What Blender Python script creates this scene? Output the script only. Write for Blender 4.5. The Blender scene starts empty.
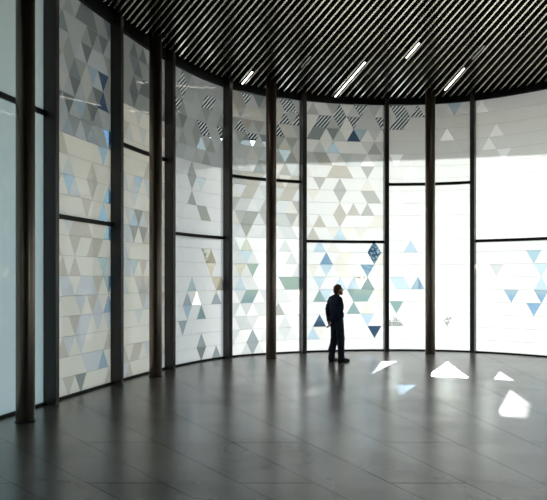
import bpy, bmesh, math, random
from mathutils import Vector, Matrix

# ------------------------------------------------------------------ camera, sky, sun, exposure
scn = bpy.context.scene
C = scn.collection
cam_d = bpy.data.cameras.new('camera')
cam = bpy.data.objects.new('camera', cam_d); C.objects.link(cam)
cam.location = (0, 0, 1.85); cam.rotation_euler = (math.pi/2, 0, 0)
cam_d.sensor_width = 36; cam_d.lens = 690/547*36
cam_d.shift_y = 28.7/547
cam_d.clip_end = 500
scn.camera = cam

SUN_AZ, SUN_EL = math.radians(14), math.radians(15)
world = bpy.data.worlds.new('sky'); scn.world = world
world.use_nodes = True
wn = world.node_tree.nodes; wl = world.node_tree.links
sky = wn.new('ShaderNodeTexSky'); sky.sky_type = 'NISHITA'; sky.sun_disc = False
sky.sun_elevation = math.radians(42); sky.sun_rotation = SUN_AZ
sky.air_density = 1.0; sky.dust_density = 1.0
bg = wn['Background']; bg.inputs['Strength'].default_value = 0.525
cool = wn.new('ShaderNodeMix'); cool.data_type = 'RGBA'; cool.blend_type = 'MULTIPLY'; cool.inputs[0].default_value = 1
cool.inputs[7].default_value = (1.07, 1.0, .86, 1)
wl.new(sky.outputs[0], cool.inputs[6]); wl.new(cool.outputs[2], bg.inputs['Color'])

def sun_lamp(name, az, el, energy, color, angle):
    d = bpy.data.lights.new(name, 'SUN'); d.energy = energy; d.color = color; d.angle = math.radians(angle)
    o = bpy.data.objects.new(name, d); C.objects.link(o)
    to = Vector((math.sin(az)*math.cos(el), math.cos(az)*math.cos(el), math.sin(el)))
    o.rotation_euler = to.to_track_quat('Z', 'Y').to_euler(); o.location = to*40
    return o
sun_lamp('sun', SUN_AZ, SUN_EL, 6.3, (1, .99, .96), 0.6)

vs = scn.view_settings
vs.view_transform = 'Standard'; vs.look = 'None'; vs.gamma = 1; vs.use_curve_mapping = False
vs.exposure = 0.3
scn.cycles.max_bounces = 8; scn.cycles.diffuse_bounces = 4; scn.cycles.transparent_max_bounces = 16
scn.cycles.use_denoising = True
scn.cycles.sample_clamp_indirect = 6

# ------------------------------------------------------------------ helpers
def mat(name, color=(.5, .5, .5), rough=.5, metal=0., spec=.5):
    m = bpy.data.materials.new(name); m.use_nodes = True
    b = m.node_tree.nodes['Principled BSDF']
    b.inputs['Base Color'].default_value = (*color, 1); b.inputs['Roughness'].default_value = rough
    b.inputs['Metallic'].default_value = metal; b.inputs['Specular IOR Level'].default_value = spec
    return m

def mottle(m, scale=6, amount=.25, detail=4, stretch=(1, 1, 1), rough_amt=0.):
    """uneven tone of the stuff itself: noise between a darker and a lighter base colour"""
    nt = m.node_tree; b = nt.nodes['Principled BSDF']
    c = b.inputs['Base Color'].default_value[:3]
    tc = nt.nodes.new('ShaderNodeTexCoord'); mp = nt.nodes.new('ShaderNodeMapping')
    mp.inputs['Scale'].default_value = stretch
    n = nt.nodes.new('ShaderNodeTexNoise'); n.inputs['Scale'].default_value = scale; n.inputs['Detail'].default_value = detail
    r = nt.nodes.new('ShaderNodeValToRGB')
    r.color_ramp.elements[0].position = .3; r.color_ramp.elements[1].position = .7
    r.color_ramp.elements[0].color = (*[v*(1-amount) for v in c], 1)
    r.color_ramp.elements[1].color = (*[min(1, v*(1+amount)) for v in c], 1)
    nt.links.new(tc.outputs['Object'], mp.inputs[0]); nt.links.new(mp.outputs[0], n.inputs['Vector'])
    nt.links.new(n.outputs['Fac'], r.inputs[0]); nt.links.new(r.outputs[0], b.inputs['Base Color'])
    if rough_amt:
        ro = b.inputs['Roughness'].default_value
        mr = nt.nodes.new('ShaderNodeMapRange'); mr.inputs['From Min'].default_value = .3; mr.inputs['From Max'].default_value = .7
        mr.inputs['To Min'].default_value = ro-rough_amt; mr.inputs['To Max'].default_value = ro+rough_amt
        nt.links.new(n.outputs['Fac'], mr.inputs[0]); nt.links.new(mr.outputs[0], b.inputs['Roughness'])
    return m

def link(name, me, mats, parent=None, smooth=False):
    o = bpy.data.objects.new(name, me); C.objects.link(o)
    for m in (mats if isinstance(mats, (list, tuple)) else [mats]):
        me.materials.append(m)
    if parent: o.parent = parent
    if smooth:
        for p in me.polygons: p.use_smooth = True
    return o

def obj(name, bm, mats, parent=None, smooth=False):
    bmesh.ops.recalc_face_normals(bm, faces=bm.faces)
    me = bpy.data.meshes.new(name); bm.to_mesh(me); bm.free()
    return link(name, me, mats, parent, smooth)

def tag(o, label, cat, group=None):
    o['label'] = label; o['category'] = cat
    if group: o['group'] = group
    return o

def struct(o):
    o['kind'] = 'structure'; return o

def empty(name, loc, rz=0):
    o = bpy.data.objects.new(name, None); C.objects.link(o)
    o.location = loc; o.rotation_euler = (0, 0, rz); o.empty_display_size = .2
    return o

def copy_thing(o, loc, rz):
    c = o.copy(); C.objects.link(c); c.location = loc; c.rotation_euler = (0, 0, rz)
    for ch in list(o.children):
        d = ch.copy(); C.objects.link(d); d.parent = c
        for g in list(ch.children):
            e = g.copy(); C.objects.link(e); e.parent = d
    return c

def add_box(bm, x0, x1, y0, y1, z0, z1, M=None):
    v = [Vector((x, y, z)) for z in (z0, z1) for y in (y0, y1) for x in (x0, x1)]
    if M: v = [M @ p for p in v]
    b = [bm.verts.new(p) for p in v]
    for f in ((0, 1, 3, 2), (4, 6, 7, 5), (0, 4, 5, 1), (2, 3, 7, 6), (0, 2, 6, 4), (1, 5, 7, 3)):
        bm.faces.new([b[i] for i in f])

def add_lathe(bm, prof, n=40, M=None):
    rings = []
    for r, z in prof:
        rings.append([bm.verts.new((M or Matrix()) @ Vector((r*math.cos(2*math.pi*k/n), r*math.sin(2*math.pi*k/n), z))) for k in range(n)])
    for a, b in zip(rings, rings[1:]):
        for k in range(n): bm.faces.new((a[k], a[(k+1) % n], b[(k+1) % n], b[k]))
    bm.faces.new(rings[0][::-1]); bm.faces.new(rings[-1])

def add_prism(bm, poly, z0, z1):
    a = [bm.verts.new((x, y, z0)) for x, y in poly]; b = [bm.verts.new((x, y, z1)) for x, y in poly]
    n = len(poly)
    bm.faces.new(a[::-1]); bm.faces.new(b)
    for k in range(n): bm.faces.new((a[k], a[(k+1) % n], b[(k+1) % n], b[k]))

# ------------------------------------------------------------------ plan of the curved glass wall
CTRL = [(-4.25, 2.5), (-4.229, 3.3), (-4.201, 4.099), (-4.158, 4.898), (-4.102, 5.696), (-4.029, 6.492), (-3.937, 7.287), (-3.82, 8.078), (-3.676, 8.865), (-3.498, 9.644), (-3.298, 10.418), (-3.097, 11.193), (-2.891, 11.966), (-2.678, 12.737), (-2.447, 13.502), (-2.17, 14.252), (-1.843, 14.981), (-1.459, 15.679), (-0.977, 16.304), (-0.364, 16.799), (0.336, 17.176), (1.077, 17.471), (1.845, 17.681), (2.634, 17.778), (3.431, 17.772), (4.217, 17.662), (4.96, 17.402), (5.634, 16.986), (6.247, 16.477), (6.791, 15.896), (7.253, 15.247), (7.631, 14.545), (7.936, 13.808), (8.178, 13.047), (8.362, 12.269), (8.502, 11.482), (8.608, 10.69), (8.686, 9.894), (8.74, 9.096), (8.773, 8.296), (8.789, 7.497), (8.798, 6.697), (8.802, 5.897), (8.802, 5.097), (8.801, 4.297), (8.8, 3.497), (8.8, 2.697)]
def catmull(P, n=16):
    out = []
    for i in range(len(P)-1):
        p0, p1, p2, p3 = P[max(i-1, 0)], P[i], P[i+1], P[min(i+2, len(P)-1)]
        for k in range(n):
            u = k/n
            out.append(tuple(.5*(2*b+(-a+c)*u+(2*a-5*b+4*c-d)*u*u+(-a+3*b-3*c+d)*u**3) for a, b, c, d in zip(p0, p1, p2, p3)))
    out.append(P[-1]); return out
D = catmull(CTRL)
S = [0.]
for a, b in zip(D, D[1:]): S.append(S[-1]+math.hypot(b[0]-a[0], b[1]-a[1]))
LEN = S[-1]
import bisect
def raw(s):
    i = min(max(bisect.bisect_right(S, s)-1, 0), len(S)-2)
    f = (s-S[i])/(S[i+1]-S[i])
    return D[i][0]+(D[i+1][0]-D[i][0])*f, D[i][1]+(D[i+1][1]-D[i][1])*f
def frame(s):
    p = raw(s); a = raw(max(s-.05, 0)); b = raw(min(s+.05, LEN))
    l = math.hypot(b[0]-a[0], b[1]-a[1]); t = ((b[0]-a[0])/l, (b[1]-a[1])/l)
    return p, t, (t[1], -t[0])
def at(s, n=0.):
    p, t, m = frame(s); return p[0]+m[0]*n, p[1]+m[1]*n
def sweep(bm, s0, s1, n0, n1, z0, z1, step=.15):
    """a bar that follows the wall: along s, n towards the room, z up"""
    k = max(1, int(math.ceil((s1-s0)/step))); rings = []
    for i in range(k+1):
        s = s0+(s1-s0)*i/k; a = at(s, n0); b = at(s, n1)
        rings.append([bm.verts.new(p) for p in ((*a, z0), (*b, z0), (*b, z1), (*a, z1))])
    for a, b in zip(rings, rings[1:]):
        for j in range(4): bm.faces.new((a[j], a[(j+1) % 4], b[(j+1) % 4], b[j]))
    bm.faces.new(rings[0]); bm.faces.new(rings[-1][::-1])
def offset_poly(n, s0=0., s1=None, step=.2):
    s1 = s1 or LEN; k = int((s1-s0)/step)
    return [at(s0+(s1-s0)*i/k, n) for i in range(k+1)]

HEAD = 6.32      # underside of the head trim over the glass
LOW, HIGH = 2.80, 4.28   # the two heights of the transoms
FINS = [3.45, 5.60, 7.76, 9.805, 11.915, 14.155, 16.38, 18.62, 20.825, 23.05, 25.28, 27.5, 29.7, 31.9, 34.1]
COLS = [7.25, 11.49, 15.53, 19.75]      # bars hidden behind the columns

# ------------------------------------------------------------------ materials
M_fin = mottle(mat('dark bronze paint', (.030, .026, .023), .40), 3, .3, stretch=(1, 1, .2))
M_col = mottle(mat('bronze metal', (.17, .135, .108), .33, .9), 2, .25, stretch=(1, 1, .1))
M_black = mat('black metal', (.006, .006, .006), .6, spec=.25)
M_ceil = mat('matt black plaster', (.006, .006, .006), .9, spec=.1)
M_slat = mottle(mat('pale aluminium', (.86, .79, .63), .24, .9), 8, .06)
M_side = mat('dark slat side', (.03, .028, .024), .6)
M_canopy = mat('weathered slat', (.26, .26, .24), .6)
M_wall = mottle(mat('dark plaster', (.05, .05, .05), .8), 2, .2)

def film(name, opac, trans, tint=(1, 1, 1), diff=.15, gloss=1.0):
    """patterned film on glass: part scatters the light from behind, part lets the view through"""
    m = bpy.data.materials.new(name); m.use_nodes = True
    nt = m.node_tree; nt.nodes.clear(); L = nt.links.new
    out = nt.nodes.new('ShaderNodeOutputMaterial')
    tr = nt.nodes.new('ShaderNodeBsdfTranslucent'); tr.inputs[0].default_value = (*trans, 1)
    df = nt.nodes.new('ShaderNodeBsdfDiffuse'); df.inputs[0].default_value = (.6, .6, .6, 1)
    tp = nt.nodes.new('ShaderNodeBsdfTransparent'); tp.inputs[0].default_value = (*tint, 1)
    gl = nt.nodes.new('ShaderNodeBsdfGlossy'); gl.inputs['Roughness'].default_value = .03
    a = nt.nodes.new('ShaderNodeMixShader'); a.inputs[0].default_value = diff; L(tr.outputs[0], a.inputs[1]); L(df.outputs[0], a.inputs[2])
    b = nt.nodes.new('ShaderNodeMixShader'); b.inputs[0].default_value = opac; L(tp.outputs[0], b.inputs[1]); L(a.outputs[0], b.inputs[2])
    c = nt.nodes.new('ShaderNodeMixShader')
    fr = nt.nodes.new('ShaderNodeFresnel'); fr.inputs['IOR'].default_value = 1.4
    mu = nt.nodes.new('ShaderNodeMath'); mu.operation = 'MULTIPLY'; mu.inputs[1].default_value = gloss; L(fr.outputs[0], mu.inputs[0])
    L(mu.outputs[0], c.inputs[0]); L(b.outputs[0], c.inputs[1]); L(gl.outputs[0], c.inputs[2]); L(c.outputs[0], out.inputs[0])
    return m
FILM = {   # one letter per kind of film
    'K': film('clear glass', .03, (.3, .3, .3), (.92, .97, .96)),
    'F': film('thin white film', .40, (.36, .36, .36), (.98, .98, .97)),
    'B': film('navy film', .60, (.025, .05, .09), (.13, .22, .34)),
    'A': film('azure film', .85, (.09, .15, .21), (.25, .38, .52)),
    'S': film('smoke film', .85, (.13, .15, .155), (.4, .45, .47)),
    'L': film('pale blue film', .95, (.20, .26, .30), (.4, .5, .6)),
    'T': film('teal film', .93, (.10, .15, .15), (.3, .4, .4)),
    'W': film('white film', 1, (.325, .328, .325)),
    'X': film('brightened white film', 1, (.40, .40, .395)),  # white film with extra daylight put into its colour
    'Z': film('strongly brightened film', 1, (.52, .52, .525)),  # lighter triangles, raised further in colour to offset the eave's shade
    'E': film('brightened ecru film', 1, (.50, .462, .395)),  # left bays: missing daylight made up in the film colour
    'Q': film('brightened tan film', 1, (.37, .335, .28)),  # raised likewise for the dim left bays
    'Y': film('milk film', 1, (.29, .30, .303)),
    'U': film('brightened cool film', 1, (.36, .42, .415)),  # colour brightened to make up for weaker light at the left
    'H': film('soft white film', 1, (.25, .262, .258)),
    'G': film('grey film', 1, (.19, .196, .186)),
    'D': film('dark grey film', .97, (.085, .095, .095)),
    'C': film('cream film', 1, (.31, .302, .278)),
    'P': film('beige film', 1, (.215, .208, .186)),
}
KEYS = list(FILM)
M_glass = film('plain glass', .0, (.9, .9, .9), (.95, .98, .97), 0, .8)
M_seam = film('film seam', 1.0, (.16, .16, .155), diff=.3)
# ------------------------------------------------------------------ floor
def floor_material():
    m = bpy.data.materials.new('polished concrete tiles'); m.use_nodes = True
    nt = m.node_tree; N = nt.nodes.new; L = nt.links.new; b = nt.nodes['Principled BSDF']
    tc = N('ShaderNodeTexCoord'); sp = N('ShaderNodeSeparateXYZ'); L(tc.outputs['Object'], sp.inputs[0])
    def ma(op, a, v):
        n = N('ShaderNodeMath'); n.operation = op
        for i, q in enumerate((a, v)):
            if isinstance(q, (int, float)): n.inputs[i].default_value = q
            else: L(q, n.inputs[i])
        return n.outputs[0]
    x = ma('SUBTRACT', sp.outputs[0], 4.07); y = ma('ADD', sp.outputs[1], .6)
    u = ma('MULTIPLY', ma('DIVIDE', x, y), 13.0)         # rows of tiles fan out from one point
    u = ma('ADD', u, 100*1.3+.44*13)
    cb = N('ShaderNodeCombineXYZ'); L(y, cb.inputs[0]); L(u, cb.inputs[1])
    br = N('ShaderNodeTexBrick'); L(cb.outputs[0], br.inputs['Vector'])
    br.inputs['Scale'].default_value = 1; br.inputs['Brick Width'].default_value = 4.2; br.inputs['Row Height'].default_value = 1.3
    br.inputs['Mortar Size'].default_value = .010; br.inputs['Mortar Smooth'].default_value = .1; br.offset = .37
    br.inputs['Color1'].default_value = (.85, .85, .85, 1); br.inputs['Color2'].default_value = (1.1, 1.1, 1.1, 1); br.inputs['Mortar'].default_value = (.08, .08, .08, 1)
    n1 = N('ShaderNodeTexNoise'); n1.inputs['Scale'].default_value = .9; n1.inputs['Detail'].default_value = 3; n1.inputs['Roughness'].default_value = .5
    L(tc.outputs['Object'], n1.inputs['Vector'])
    r = N('ShaderNodeValToRGB'); r.color_ramp.elements[0].position = .1; r.color_ramp.elements[1].position = .9
    r.color_ramp.elements[0].color = (.062, .058, .049, 1); r.color_ramp.elements[1].color = (.150, .141, .122, 1)
    L(n1.outputs['Fac'], r.inputs[0])
    mx = N('ShaderNodeMix'); mx.data_type = 'RGBA'; mx.blend_type = 'MULTIPLY'; mx.inputs[0].default_value = 1
    L(r.outputs[0], mx.inputs[6]); L(br.outputs['Color'], mx.inputs[7]); L(mx.outputs[2], b.inputs['Base Color'])
    b.inputs['Roughness'].default_value = .25
    n2 = N('ShaderNodeTexNoise'); n2.inputs['Scale'].default_value = .75; n2.inputs['Detail'].default_value = 4; n2.inputs['Distortion'].default_value = .6
    L(tc.outputs['Object'], n2.inputs['Vector'])
    mr = N('ShaderNodeMapRange'); mr.inputs['From Min'].default_value = .32; mr.inputs['From Max'].default_value = .68
    mr.inputs['To Min'].default_value = .35; mr.inputs['To Max'].default_value = 1.35
    L(n2.outputs['Fac'], mr.inputs[0])                      # the polish is worn unevenly and is missing in the joints
    bw = N('ShaderNodeRGBToBW'); L(br.outputs['Color'], bw.inputs[0])
    L(ma('MULTIPLY', mr.outputs[0], bw.outputs[0]), b.inputs['Specular IOR Level'])
    return m
inner = offset_poly(.03)
back = [(8.8, -4.5), (-4.25, -4.5)]
bm = bmesh.new(); add_prism(bm, inner+back, -.25, 0)
struct(obj('floor', bm, floor_material()))

# ------------------------------------------------------------------ ceiling: black slab reaching out as an eave, slats fanning out below it
EAVE = 5.6
bm = bmesh.new(); add_prism(bm, offset_poly(-EAVE)+[(8.8+EAVE, -4.7), (-4.25-EAVE, -4.7)], 6.62, 6.9)
ceiling = struct(obj('ceiling', bm, M_ceil))
CX, CY = 4.07, -.6
def hit(poly, t):
    """farthest y where the ray x = CX + t (y-CY) crosses the open polyline"""
    best = None
    for (ax, ay), (bx, by) in zip(poly, poly[1:]):
        fa = ax-CX-t*(ay-CY); fb = bx-CX-t*(by-CY)
        if fa*fb <= 0 and fa != fb:
            y = ay+(by-ay)*fa/(fa-fb)
            if y > 2 and (best is None or y > best): best = y
    return best
def slat(bm, t, y0, y1, w=.031, z0=6.43, z1=6.475):
    d = Vector((t, 1, 0)).normalized(); p = Vector((d.y, -d.x, 0))*w/2
    a = Vector((CX+t*(y0-CY), y0, 0)); b = Vector((CX+t*(y1-CY), y1, 0))
    v = [bm.verts.new(q+Vector((0, 0, z))) for z in (z0, z1) for q in (a-p, a+p, b+p, b-p)]
    for f in ((0, 1, 2, 3), (7, 6, 5, 4), (0, 4, 5, 1), (1, 5, 6, 2), (2, 6, 7, 3), (3, 7, 4, 0)):
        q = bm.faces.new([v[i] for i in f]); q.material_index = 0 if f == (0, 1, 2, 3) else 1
PITCH = .0104
lines_in, lines_g, lines_out = offset_poly(.22), offset_poly(-.12), offset_poly(-EAVE+.12)
bm = bmesh.new(); bo = bmesh.new()
for k in range(-74, 34):
    t = k*PITCH
    a = hit(lines_in, t)
    if a and a > 7.2: slat(bm, t, 6.8, a)
    for q in (0, .5):                # the canopy outside has twice as many slats
        g, o = hit(lines_g, t+q*PITCH), hit(lines_out, t+q*PITCH)
        if g and o: slat(bo, t+q*PITCH, g, o, w=.044)
obj('baffle_slats', bm, [M_slat, M_side], ceiling)
obj('canopy_slats', bo, [M_canopy, M_side], ceiling)
bm = bmesh.new(); sweep(bm, 0, LEN, -.08, .07, HEAD, 6.62)
struct(obj('trim_1', bm, M_black))
bm = bmesh.new(); sweep(bm, 0, LEN, -EAVE+.01, -EAVE+.10, 6.40, 6.62)
struct(obj('trim_2', bm, M_black))
bm = bmesh.new(); sweep(bm, 0, LEN, -.05, .03, -.02, .035)
struct(obj('baseboard_curved', bm, M_black))
for nm, b in (('wall_left', (-4.45, -4.25, -4.5, 2.5)), ('wall_right', (8.8, 9.0, -4.5, 2.7)), ('wall_back', (-4.45, 9.0, -4.7, -4.5))):
    bm = bmesh.new(); add_box(bm, *b, -.2, 6.62); struct(obj(nm, bm, M_wall))

# ------------------------------------------------------------------ glass: panes with a triangle pattern of films
ROWH, TP = .316, .365
# kind of film bay by bay: the usual mix below and above a height, then the triangles that stand out (bay, row, place)
MIX = {0: ('U', 'U', 20), 1: ('U', 'U', 20), 2: ('EQEEXE', 'GHGYHGDH', 13), 3: ('EQEXEE', 'GHGGD', 16),  # left bays take films brightened for the light they lack
       4: ('XXXXX', 'HHGHY', 14), 5: ('XXYW', 'YGHPC', 10), 6: ('WWWCW', 'XYXHXY', 15), 7: ('W', 'W', 9), 8: ('W', 'X', 9), 9: ('W', 'W', 9)}  # brighter upper films in some bays offset the eave's shade
PHASE = {2: -0.333, 3: -0.142, 4: -0.308, 5: -0.117, 6: -0.298, 7: -0.148, 8: -0.045}
SPOTS = {
    'D': [(2, 18, 11), (2, 19, 12), (2, 19, 9), (2, 18, 9), (2, 17, 8), (3, 19, 5), (3, 19, 7), (3, 17, 5), (3, 17, 7), (4, 13, 7), (4, 12, 7), (4, 11, 7), (4, 10, 9), (4, 10, 10), (4, 7, 11), (4, 5, 13), (4, 0, 9), (5, 15, 9), (5, 10, 4), (5, 10, 5), (5, 9, 4), (5, 14, 6)],
    'S': [(2, 18, 4), (2, 16, 6), (3, 18, 5), (4, 16, 5), (4, 15, 9), (4, 12, 9), (4, 7, 10), (4, 6, 11), (4, 5, 12), (4, 4, 6), (4, 2, 5), (4, 1, 9), (4, 0, 12), (4, 4, 12), (5, 19, 6), (5, 16, 7), (5, 16, 4), (5, 15, 10), (5, 8, 4), (5, 6, 3), (5, 1, 5), (5, 0, 5), (6, 17, 3), (6, 17, 4), (6, 17, 6)],
    'H': [(2, 17, 6), (8, 6, 3)],
    'B': [(2, 16, 11), (2, 15, 11), (2, 13, 12), (6, 17, 9), (6, 8, 12), (6, 7, 12), (6, 5, 11), (6, 2, 4), (6, 1, 12)],
    'C': [(2, 16, 8), (2, 15, 8), (2, 15, 4), (3, 5, 7)],
    'L': [(2, 16, 9), (2, 14, 7), (2, 12, 11), (2, 10, 5), (2, 1, 11), (2, 4, 12), (3, 9, 5), (3, 11, 6), (3, 6, 5), (4, 3, 6), (5, 7, 4), (5, 5, 3), (6, 17, 10), (6, 16, 6), (6, 9, 7), (6, 8, 4), (6, 6, 5), (6, 5, 4), (6, 5, 7), (6, 5, 9), (6, 4, 5), (6, 1, 3), (6, 2, 11), (7, 19, 10), (7, 8, 4), (7, 5, 2), (7, 5, 3), (8, 5, 2), (8, 6, 9), (8, 5, 9)],
    'A': [(2, 10, 12), (2, 9, 11), (2, 8, 12), (2, 6, 11), (2, 5, 12), (4, 5, 7), (6, 7, 5), (6, 6, 11), (7, 5, 5), (8, 4, 5), (8, 7, 8), (8, 4, 9), (8, 3, 8)],
    'G': [(2, 0, 7), (4, 15, 5), (4, 15, 8), (5, 3, 9), (6, 15, 4), (6, 14, 11), (6, 16, 12), (6, 13, 4), (6, 13, 7), (6, 12, 11), (6, 12, 12), (6, 12, 7), (6, 11, 11)],
    'P': [(3, 8, 5), (3, 9, 6), (3, 8, 7), (5, 12, 5), (5, 13, 4), (6, 15, 5), (6, 14, 6), (6, 14, 7), (6, 14, 8), (6, 11, 7), (6, 10, 7), (6, 11, 9), (6, 10, 4), (6, 9, 3)],
    'K': [(4, 19, 5), (4, 18, 5), (4, 17, 4), (4, 18, 10), (4, 18, 11), (4, 16, 9), (4, 16, 10), (4, 16, 13), (5, 19, 4), (5, 17, 3), (5, 16, 5), (5, 19, 10), (5, 19, 11), (5, 18, 12), (5, 18, 10), (5, 17, 9), (6, 18, 5), (6, 19, 7), (6, 18, 7), (6, 19, 10), (6, 18, 9), (6, 18, 13), (6, 18, 4), (7, 19, 2), (7, 19, 3), (7, 18, 2), (7, 18, 3), (7, 19, 5)],
    'T': [(4, 3, 9), (5, 6, 5), (5, 4, 5), (5, 4, 4), (5, 5, 11), (5, 5, 10), (5, 5, 12), (6, 4, 4), (6, 4, 9), (6, 4, 10), (6, 4, 11), (6, 3, 9), (7, 3, 2)],
    'W': [(5, 11, 5), (6, 15, 7), (6, 14, 5), (6, 16, 12), (6, 16, 11), (6, 15, 12), (6, 14, 10), (6, 13, 10), (6, 13, 12), (6, 12, 11), (6, 12, 5), (6, 11, 6), (6, 11, 10), (6, 9, 5), (7, 15, 2), (7, 14, 4), (7, 12, 2), (7, 10, 2), (7, 17, 9), (7, 12, 10), (8, 19, 1), (8, 16, 2), (8, 17, 3), (8, 13, 3), (8, 15, 4), (8, 14, 5), (8, 13, 7)],
    'F': [(7, 3, 8), (7, 3, 9), (7, 3, 10), (7, 2, 9), (7, 3, 1), (7, 2, 0), (7, 2, 1), (7, 2, 2), (5, 3, 12), (5, 4, 12), (8, 6, 2), (8, 6, 1), (8, 5, 2), (4, 4, 8), (8, 3, 2), (6, 5, 10)],
}
rnd = random.Random(4)
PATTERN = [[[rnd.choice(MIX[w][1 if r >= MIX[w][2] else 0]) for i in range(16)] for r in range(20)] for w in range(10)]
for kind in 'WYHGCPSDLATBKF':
    for w, r, i in SPOTS.get(kind, ()): PATTERN[w][r][i] = 'Z' if kind == 'W' and w > 6 else kind  # lighter triangles of the right bays are brightened against the eave's shade
def clip(poly, k, v, keep_less):
    out = []
    for i, a in enumerate(poly):
        b = poly[(i+1) % len(poly)]
        ia = (a[k] <= v) if keep_less else (a[k] >= v); ib = (b[k] <= v) if keep_less else (b[k] >= v)
        if ia: out.append(a)
        if ia != ib:
            f = (v-a[k])/(b[k]-a[k]); q = [a[j]+(b[j]-a[j])*f for j in (0, 1)]; q[k] = v; out.append(tuple(q))
    return out
def tri_cells(u0):
    """all triangles: (row, i) -> corners in (u, z); row 0 at the floor"""
    for r in range(20):
        z0, z1 = r*ROWH, (r+1)*ROWH
        for i in range(16):
            a = u0+(i-1)*TP/2
            up = (i+r) % 2 == 0
            yield r, i, ([(a, z0), (a+TP, z0), (a+TP/2, z1)] if up else [(a, z1), (a+TP/2, z0), (a+TP, z1)])
def pane(parent, s0, s1, z0, z1, codes, u0, seams=True):
    bm = bmesh.new(); cache = {}
    def V(u, z, n):
        k = (round(u, 4), round(z, 4), n)
        if k not in cache: cache[k] = bm.verts.new((*at(s0+u, n), z))
        return cache[k]
    w = s1-s0
    for r, i, tri in tri_cells(u0):
        p = clip(clip(clip(clip(tri, 0, 0, False), 0, w, True), 1, z0, False), 1, z1, True)
        q = []
        for c in p:
            if not q or abs(c[0]-q[-1][0])+abs(c[1]-q[-1][1]) > 1e-4: q.append(c)
        if len(q) > 2 and abs(q[0][0]-q[-1][0])+abs(q[0][1]-q[-1][1]) < 1e-4: q.pop()
        area = sum(q[j][0]*q[(j+1) % len(q)][1]-q[(j+1) % len(q)][0]*q[j][1] for j in range(len(q))) if len(q) > 2 else 0
        if abs(area) < 1e-4: continue
        try: f = bm.faces.new([V(*c, -.008) for c in q])
        except ValueError: continue
        f.material_index = KEYS.index(codes[r][i])
    # seams of the film between the rows
    for r in range(1, 20) if seams else ():
        z = r*ROWH
        if z0+.02 < z < z1-.02:
            k = max(2, int(w/.18))
            for j in range(k):
                a, b = w*j/k, w*(j+1)/k
                f = bm.faces.new([bm.verts.new((*at(s0+u, -.003), zz)) for u, zz in ((a, z-.003), (b, z-.003), (b, z+.003), (a, z+.003))])
                f.material_index = len(KEYS)+1
    # outer face and rim of the pane
    k = max(2, int(w/.18))
    for j in range(k):
        a, b = w*j/k, w*(j+1)/k
        f = bm.faces.new([bm.verts.new((*at(s0+u, -.022), zz)) for u, zz in ((a, z0), (b, z0), (b, z1), (a, z1))]); f.material_index = len(KEYS)
    me = bpy.data.meshes.new('pane'); bm.to_mesh(me); bm.free()
    return link('pane', me, [FILM[k] for k in KEYS]+[M_glass, M_seam], parent)

def window(idx, fs, s0, s1, trans_z, codes, split=None):
    root = struct(empty('window_%d' % idx, (0, 0, 0)))
    cuts = [s0]+([split] if split else [])+[s1]
    for a, b in zip(cuts, cuts[1:]):
        a2, b2 = (a+.02 if a == split else a), (b-.02 if b == split else b)
        for z0, z1 in ((.03, trans_z-.03), (trans_z+.03, HEAD)):
            pane(root, a2, b2, z0, z1, codes, PHASE.get(idx-1, -.18)-(a2-s0), 1 < idx-1 < 9)
    bm = bmesh.new(); sweep(bm, s0, s1, -.05, .05, trans_z-.032, trans_z+.032); obj('transom', bm, M_black, root)
    if split:
        bm = bmesh.new(); sweep(bm, split-.022, split+.022, -.05, .03, 0, HEAD); obj('glazing_bar', bm, M_black, root)
    return root
wi = 0
for j, (a, b) in enumerate(zip(FINS, FINS[1:])):
    wide = j % 2 == 0          # wide bay / bay halved behind its column
    wi += 1
    mid = COLS[(j-1)//2] if (not wide and (j-1)//2 < len(COLS)) else None
    window(wi, None, a+.055, b-.055, LOW if wide else HIGH, PATTERN[min(j, len(PATTERN)-1)], mid)
# ------------------------------------------------------------------ upright fins of the wall and round columns
WHERE = {2: 'upright dark window fin just right of the nearest round column',
         3: 'upright dark window fin between the tall beige patterned bay and the narrow pane beside it',
         4: 'upright dark window fin just right of the second round column from the left',
         5: 'upright dark window fin left of the narrow pane before the third round column',
         6: 'upright dark window fin at the left edge of the bay behind the standing man',
         7: 'upright dark window fin at the right edge of the bay behind the standing man',
         8: 'upright dark window fin right of the last round column, beside the brightest wide bay'}
bm = bmesh.new(); add_box(bm, -.055, .055, -.19, .05, 0, 6.62)
bmesh.ops.bevel(bm, geom=[e for e in bm.edges if abs(e.verts[0].co.z-e.verts[1].co.z) > 1], offset=.006, segments=2, affect='EDGES')
fin0 = obj('window_fin', bm, M_fin)
for j, s in enumerate(FINS):
    p, t, n = frame(s); rz = math.atan2(t[1], t[0])
    o = fin0 if j == 0 else copy_thing(fin0, (*p, 0), rz)
    o.location = (*p, 0); o.rotation_euler = (0, 0, rz)
    tag(o, WHERE.get(j, 'upright dark window fin of the curved glass wall outside the picture'), 'window fin', 'fins of the curved glass wall')
COLPOS = [(-3.215, 8.94), (-2.235, 13.08), (-.055, 16.08), (3.877, 17.07), (7.05, 14.55), (8.05, 10.6)]
COLLAB = ['nearest and thickest-looking round bronze column, far left of the hall',
          'round bronze column second from the left, before a narrow patterned pane',
          'round bronze column third from the left, left of the standing man',
          'round bronze column right of the standing man, against the bright panes',
          'round bronze column standing off to the right, outside the picture',
          'round bronze column nearest the camera on the right, outside the picture']
col0 = None
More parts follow.
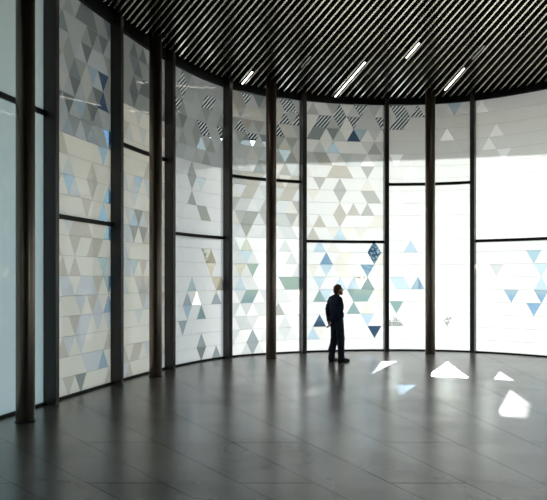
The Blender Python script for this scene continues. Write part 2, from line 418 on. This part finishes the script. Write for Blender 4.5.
for (x, y), lab in zip(COLPOS, COLLAB):
    if col0 is None:
        bm = bmesh.new(); add_lathe(bm, [(.118, 0), (.12, .004), (.12, 6.62)], 48)
        col0 = obj('round_column', bm, M_col)
        for p in col0.data.polygons: p.use_smooth = abs(p.normal.z) < .5
        c = col0
        bm = bmesh.new(); add_lathe(bm, [(.132, 0.0), (.132, .008), (.121, .012)], 48); obj('base_ring', bm, M_black, col0)
    else: c = copy_thing(col0, (x, y, 0), 0)
    c.location = (x, y, 0)
    tag(c, lab, 'column', 'round columns along the glass wall')

# ------------------------------------------------------------------ lamps in the gaps between the slats
M_led = bpy.data.materials.new('lit diffuser'); M_led.use_nodes = True
e = M_led.node_tree.nodes['Principled BSDF']; e.inputs['Emission Color'].default_value = (1, .9, .78, 1); e.inputs['Emission Strength'].default_value = 6
e.inputs['Base Color'].default_value = (.9, .9, .9, 1)
M_off = mat('unlit diffuser', (.5, .52, .52), .3)
LAMPS = [(2.83, 13.4, 14.3, True, 'short lit lamp strip between ceiling slats, nearest the camera of the four lit'),
         (4.08, 15.0, 16.75, True, 'lit lamp strip between ceiling slats above the last column'),
         (1.73, 14.58, 17.35, True, 'longest lit lamp strip between ceiling slats, above the standing man'),
         (-.62, 15.25, 16.2, True, 'short lit lamp strip between ceiling slats, leftmost of the lit ones'),
         (.65, 14.19, 14.93, False, 'unlit grey lamp strip between ceiling slats, left of the longest lit one'),
         (4.07, 13.55, 14.4, False, 'unlit grey lamp strip in line with the lit one over the last column')]
for xm, y0, y1, lit, lab in LAMPS:
    ym = (y0+y1)/2; t = (math.floor((xm-CX)/(ym-CY)/PITCH)+.5)*PITCH
    xm = CX+t*(ym-CY); l = (y1-y0)*math.sqrt(1+t*t)
    root = empty('strip_lamp', (xm, ym, 6.43), math.atan2(1, t))
    bm = bmesh.new(); add_box(bm, -l/2, l/2, -.024, .024, 0, .15); obj('housing', bm, M_black, root)
    bm = bmesh.new(); add_box(bm, -l/2+.01, l/2-.01, -.013, .013, -.012, .0); obj('diffuser', bm, M_led if lit else M_off, root)
    tag(root, lab, 'ceiling lamp', 'strip lamps between the slats')
# ------------------------------------------------------------------ the man
def cap(bm, a, b, ra, rb, n=14):
    """a tapered limb with round ends (closed on its own; remeshed into the body later)"""
    a, b = Vector(a), Vector(b); d = (b-a)
    q = (d.normalized() if d.length > 1e-6 else Vector((0, 0, 1))).to_track_quat('Z', 'Y').to_matrix().to_4x4()
    M = Matrix.Translation(a) @ q; l = d.length; prof = []
    for k in range(6): t = -math.pi/2+math.pi/2*k/5; prof.append((max(ra*math.cos(t), ra*.05), ra*math.sin(t)))
    for k in range(6): t = math.pi/2*k/5; prof.append((max(rb*math.cos(t), rb*.05), l+rb*math.sin(t)))
    add_lathe(bm, prof, n, M)
def ell(bm, c, r, rot=(0, 0, 0), n=18):
    from mathutils import Euler
    M = Matrix.Translation(c) @ Euler(rot).to_matrix().to_4x4() @ Matrix.Diagonal((*r, 1))
    prof = [(max(math.cos(-math.pi/2+math.pi*k/12), .03), math.sin(-math.pi/2+math.pi*k/12)) for k in range(13)]
    add_lathe(bm, prof, n, M)
def fuse(name, bm, voxel, smooth, mats, parent, cut=None):
    bmesh.ops.recalc_face_normals(bm, faces=bm.faces)
    me = bpy.data.meshes.new(name+'_raw'); bm.to_mesh(me); bm.free()
    t = bpy.data.objects.new('raw', me); C.objects.link(t)
    r = t.modifiers.new('r', 'REMESH'); r.mode = 'VOXEL'; r.voxel_size = voxel
    if smooth:
        s = t.modifiers.new('s', 'SMOOTH'); s.factor = .5; s.iterations = smooth
    dg = bpy.context.evaluated_depsgraph_get(); dg.update()
    res = bpy.data.meshes.new_from_object(t.evaluated_get(dg))
    bpy.data.objects.remove(t); bpy.data.meshes.remove(me)
    res.name = name; res.materials.clear()
    return link(name, res, mats, parent, True)
M_skin = mottle(mat('skin', (.42, .22, .15), .5), 30, .08)
M_knit = mottle(mat('navy knit', (.020, .026, .050), .9, spec=.1), 120, .3)
M_jean = mottle(mat('dark denim', (.024, .032, .042), .85, spec=.2), 60, .3)
M_hair = mottle(mat('brown hair', (.12, .062, .03), .7, spec=.2), 80, .4)
M_shoe = mat('dark brown leather', (.018, .012, .009), .4)
M_eye = mat('eye white', (.7, .68, .65), .3)
man = empty('person', (1.42, 15.40, 0), math.radians(22))
tag(man, 'man in navy sweater and dark jeans standing with hands clasped behind his back', 'person')
def limb_points(side):          # side: -1 right (towards the camera), +1 left
    sh = (-.045, side*.185, 1.385); el = (-.120, side*.215, 1.105); wr = (-.175, side*.075, .905)
    return sh, el, wr
LEG = {-1: ((.0, -.09, .90), (.045, -.10, .50), (.05, -.105, .085)), 1: ((-.01, .085, .90), (-.02, .10, .50), (-.085, .115, .085))}
def torso(bm, g=0.):
    ell(bm, (-.015, 0, 1.23), (.118+g, .17+g, .23)); ell(bm, (-.03, 0, 1.34), (.10+g, .19+g, .11+g*.5))
    ell(bm, (.0, 0, 1.04), (.110+g, .155+g, .18)); ell(bm, (-.03, 0, .93), (.125+g, .165+g, .12))
    for s in (-1, 1): cap(bm, (-.035, 0, 1.42), limb_points(s)[0], .055+g, .060+g*.5)
bm = bmesh.new()
torso(bm)
HX, HZ = .035, 1.60            # head, tilted a little up
cap(bm, (-.02, 0, 1.40), (.015, 0, 1.53), .056, .054)
ell(bm, (HX-.012, 0, HZ+.01), (.098, .074, .098)); ell(bm, (HX+.045, 0, HZ-.045), (.055, .055, .068), (0, -.25, 0))
ell(bm, (HX+.068, 0, HZ-.083), (.027, .032, .022))                                     # chin
cap(bm, (HX+.086, 0, HZ+.012), (HX+.112, 0, HZ-.022), .009, .013); ell(bm, (HX+.098, 0, HZ-.026), (.014, .019, .010))   # nose
ell(bm, (HX+.088, 0, HZ-.052), (.012, .026, .006)); ell(bm, (HX+.086, 0, HZ-.062), (.012, .022, .006))                  # lips
ell(bm, (HX+.070, 0, HZ+.030), (.024, .052, .012))                                     # brow
for s in (-1, 1):
    ell(bm, (HX-.008, s*.075, HZ-.012), (.021, .010, .034), (0, .2, 0))                # ear
    sh, el, wr = limb_points(s)
    cap(bm, sh, el, .050, .040); cap(bm, el, wr, .040, .027)
    for (p, q, ra, rb) in zip(LEG[s], LEG[s][1:], (.082, .054), (.056, .040)): cap(bm, p, q, ra, rb)
    k, an = LEG[s][1], LEG[s][2]; cap(bm, (k[0]-.015, k[1], k[2]-.12), (an[0]-.005, an[1], an[2]+.14), .055, .042)
    cap(bm, (an[0], an[1], .06), (an[0]+.14, an[1]-s*-.02, .035), .038, .030)
# right hand holds the left wrist: palms, thumbs and five fingers each
def hand(bm, wr, fwd, side, up, curl):
    fwd, side, up = (Vector(v).normalized() for v in (fwd, side, up)); w = Vector(wr)
    for k in range(4):
        o = (k-1.5)*.019
        cap(bm, w+side*o*.5, w+fwd*.085+side*o, .015, .012)
        ln = (.038, .043, .040, .031)[k]; p = w+fwd*.088+side*o
        for j in range(3):
            a = curl*(j+1); d = fwd*math.cos(a)+up*math.sin(a); q = p+d*ln*(1, .72, .55)[j]
            cap(bm, p, q, .0092-.0008*j, .0086-.0008*j, 10); p = q
    p = w+fwd*.025-side*.022; q = p+fwd*.032-side*.026+up*.012; r = q+fwd*.030-side*.006+up*.012
    cap(bm, p, q, .013, .010, 10); cap(bm, q, r, .010, .0085, 10)
hand(bm, (-.190, -.068, .898), (-.06, .55, -.84), (-.3, -.8, -.5), (-1, 0, 0), .35)
hand(bm, (-.197, .068, .905), (.10, -.50, -.86), (.3, .8, -.5), (-1, 0, 0), .45)
body = fuse('body', bm, .006, 3, M_skin, man)
bm = bmesh.new(); torso(bm, .034); ell(bm, (-.02, 0, .925), (.155, .195, .080))
cap(bm, (-.02, 0, 1.40), (-.008, 0, 1.465), .075, .066)
for s in (-1, 1):
    sh, el, wr = limb_points(s); cap(bm, sh, el, .071, .058)
    e2 = Vector(el).lerp(Vector(wr), .93); cap(bm, el, e2, .058, .040)
    cap(bm, Vector(el).lerp(Vector(wr), .88), e2, .045, .042)
    for f, dr in ((.25, .006), (.55, .008), (.8, .006)):      # soft folds of the sleeve
        p = Vector(sh).lerp(Vector(el), f); cap(bm, p+Vector((-.02, s*.01, .012)), p+Vector((.02, 0, -.012)), -.012*f+dr+.061, -.012*f+dr+.059)
for z, x in ((.97, .02), (1.05, -.02), (1.13, .015)): ell(bm, (x-.02, 0, z), (.137, .178, .022), (0, .25, 0))
sweater = fuse('sweater', bm, .008, 3, M_knit, man)
bm = bmesh.new(); ell(bm, (-.02, 0, .89), (.128, .172, .10)); ell(bm, (-.045, 0, .83), (.115, .165, .10))
for s in (-1, 1):
    h, k, an = LEG[s]
    cap(bm, h, k, .104, .082); cap(bm, k, (an[0]-.005, an[1], .075), .081, .070)
    cap(bm, (k[0]-.012, k[1], k[2]-.10), (an[0]-.005, an[1], .25), .080, .072)
    for z, r, x in ((.13, .077, .008), (.21, .077, -.006), (.46, .085, -.008), (.55, .087, .006), (.70, .096, .004)):   # creases
        q = Vector(k).lerp(Vector(an), (k[2]-z)/(k[2]-an[2])) if z < k[2] else Vector(h).lerp(Vector(k), (h[2]-z)/(h[2]-k[2]))
        ell(bm, (q.x+x, q.y, z), (r, r, .025), (.15*s, .2, 0))
fuse('jeans', bm, .008, 2, M_jean, man)
for s in (-1, 1):
    an = LEG[s][2]; yaw = {-1: -.10, 1: .35}[s]
    bm = bmesh.new(); R = Matrix.Translation((an[0], an[1], 0)) @ Matrix.Rotation(yaw, 4, 'Z')
    P = lambda x, y, z: R @ Vector((x, y, z))
    cap(bm, P(-.045, 0, .052), P(.06, 0, .060), .046, .044); cap(bm, P(.06, 0, .050), P(.165, 0, .036), .044, .033)
    cap(bm, P(.07, -.014, .038), P(.165, -.008, .034), .036, .032); cap(bm, P(0, 0, .06), P(-.005, 0, .115), .046, .048)
    sh = fuse('shoe', bm, .006, 2, M_shoe, man)
    for v in sh.data.vertices:
        if v.co.z < .012: v.co.z = .012
    bm = bmesh.new(); pts = []
    for k in range(24):
        a = 2*math.pi*k/24; x = .060+.145*math.cos(a); pts.append(P(x, .046*math.sin(a)*(1-.12*math.cos(a)), 0))
    add_prism(bm, [(p.x, p.y) for p in pts], 0.0, .016); obj('sole', bm, M_black, sh)
bm = bmesh.new()                                        # short hair and beard
ell(bm, (HX-.022, 0, HZ+.028), (.101, .080, .094), (0, -.12, 0)); ell(bm, (HX-.055, 0, HZ-.02), (.068, .074, .085))
for k in range(26):
    a = random.Random(k).uniform(0, 6.28); el_ = random.Random(k+99).uniform(.4, 1.5)
    ell(bm, (HX-.020+.092*math.cos(a)*math.cos(el_), .072*math.sin(a)*math.cos(el_), HZ+.03+.086*math.sin(el_)), (.018, .018, .014))
hair = fuse('hair', bm, .006, 2, M_hair, man)
for v in hair.data.vertices:                            # keep the face free
    if v.co.x > HX+.052: v.co.x = HX+.052+(v.co.x-HX-.052)*.12
bm = bmesh.new()
ell(bm, (HX+.060, 0, HZ-.080), (.044, .050, .034), (0, -.35, 0))
for s in (-1, 1): cap(bm, (HX+.0, s*.066, HZ-.03), (HX+.055, s*.038, HZ-.078), .012, .022)
fuse('beard', bm, .005, 2, M_hair, man)
for s in (-1, 1):
    bm = bmesh.new(); ell(bm, (HX+.083, s*.030, HZ+.008), (.010, .013, .008), n=12); obj('eye', bm, M_eye, man, True)

# ------------------------------------------------------------------ outside, seen through the clear triangles
M_pave = mottle(mat('pale paving', (.66, .65, .62), .9), .8, .1)
bm = bmesh.new(); add_prism(bm, [(-60, -40), (60, -40), (60, 90), (-60, 90)], -.6, -.26)
struct(obj('floor_outside', bm, M_pave))

M_bark = mottle(mat('bark', (.08, .06, .045), .9), 12, .4, stretch=(1, 1, .2))
M_leaf = mottle(mat('leaves', (.05, .10, .035), .7), 9, .5)
M_stone = mottle(mat('beige stone', (.55, .49, .40), .85), .8, .15)
M_pane = mat('dark window glass', (.03, .05, .07), .08)
def tree(x, y, h, r, seed, lab):
    R = random.Random(seed); root = empty('tree', (x, y, -.26))
    bm = bmesh.new(); cap(bm, (0, 0, 0), (0, 0, h*.55), .14, .09)
    for k in range(5):
        a = 1.26*k+R.random(); cap(bm, (0, 0, h*(.34+.04*k)), (r*.6*math.cos(a), r*.6*math.sin(a), h*(.62+.04*k)), .06, .025, 8)
    obj('trunk', bm, M_bark, root, True)
    bm = bmesh.new()
    for k in range(1500):
        d = Vector((R.gauss(0, 1), R.gauss(0, 1), R.gauss(0, 1))).normalized()*R.random()**.4
        c = Vector((d.x*r, d.y*r, h*.68+d.z*h*.32)); u = Vector((R.gauss(0, 1), R.gauss(0, 1), R.gauss(0, 1))).normalized()
        v = u.orthogonal().normalized(); s = R.uniform(.10, .2)
        bm.faces.new([bm.verts.new(c+q) for q in (u*s, v*s*.5, -u*s, -v*s*.5)])
    o = link('crown', bpy.data.meshes.new('crown'), M_leaf, root); bm.to_mesh(o.data); bm.free()
    tag(root, lab, 'tree', 'trees outside the glass')
for k, (x, y, h, r) in enumerate(((5.3, 47.5, 5.2, 2.1), (-6.6, 46.0, 5.0, 2.2), (10.6, 50.0, 6.0, 1.6), (3.6, 55.0, 6.0, 2.6), (27.5, 46.5, 5.5, 2.3))):
    tree(x, y, h, r, k, ('smaller green tree outside, in front of the far one behind the standing man', 'green tree outside, behind the narrow panes left of the standing man',
         'tall green tree outside, straight behind the last round column', 'green tree outside, far behind the standing man', 'green tree outside, behind the far right bay')[k])
bm = bmesh.new(); R = random.Random(8)
add_box(bm, -.35, .35, -4, 4, 0, .75)
for k in range(2600):
    c = Vector((R.uniform(-.42, .42), R.uniform(-4.05, 4.05), R.uniform(.05, .86)))
    u = Vector((R.gauss(0, 1), R.gauss(0, 1), R.gauss(0, 1))).normalized(); v = u.orthogonal().normalized(); s = R.uniform(.04, .09)
    bm.faces.new([bm.verts.new(c+q) for q in (u*s, v*s*.5, -u*s, -v*s*.5)])
hd = obj('hedge', bm, M_leaf); hd.location = (4.2, 22.2, -.26); hd.rotation_euler = (0, 0, math.radians(84))
tag(hd, 'low clipped green hedge outside, glimpsed right of the standing man', 'hedge')
def block(x0, x1, y0, y1, h, lab):
    root = empty('building', ((x0+x1)/2, (y0+y1)/2, -.26)); w, d = (x1-x0)/2, (y1-y0)/2
    bm = bmesh.new(); add_box(bm, -w, w, -d, d, 0, h); obj('wall', bm, M_stone, root)
    bm = bmesh.new(); add_box(bm, -w-.2, w+.2, -d-.2, d+.2, h, h+.35); obj('roof', bm, M_stone, root)
    nf = int(h//3.4)
    for f in range(nf):
        for k in range(int(2*d//4)):
            bm = bmesh.new(); y = -d+2+4*k; add_box(bm, w-.02, w+.04, y-.9, y+.9, f*3.4+1, f*3.4+2.7); obj('window', bm, M_pane, root)
        for k in range(int(2*w//4)):
            bm = bmesh.new(); x = -w+2+4*k; add_box(bm, x-.9, x+.9, -d-.04, -d+.02, f*3.4+1, f*3.4+2.7); obj('window', bm, M_pane, root)
    tag(root, lab, 'building')
block(-34, -22, 10, 50, 11, 'beige stone building outside, left behind the tall patterned bay')
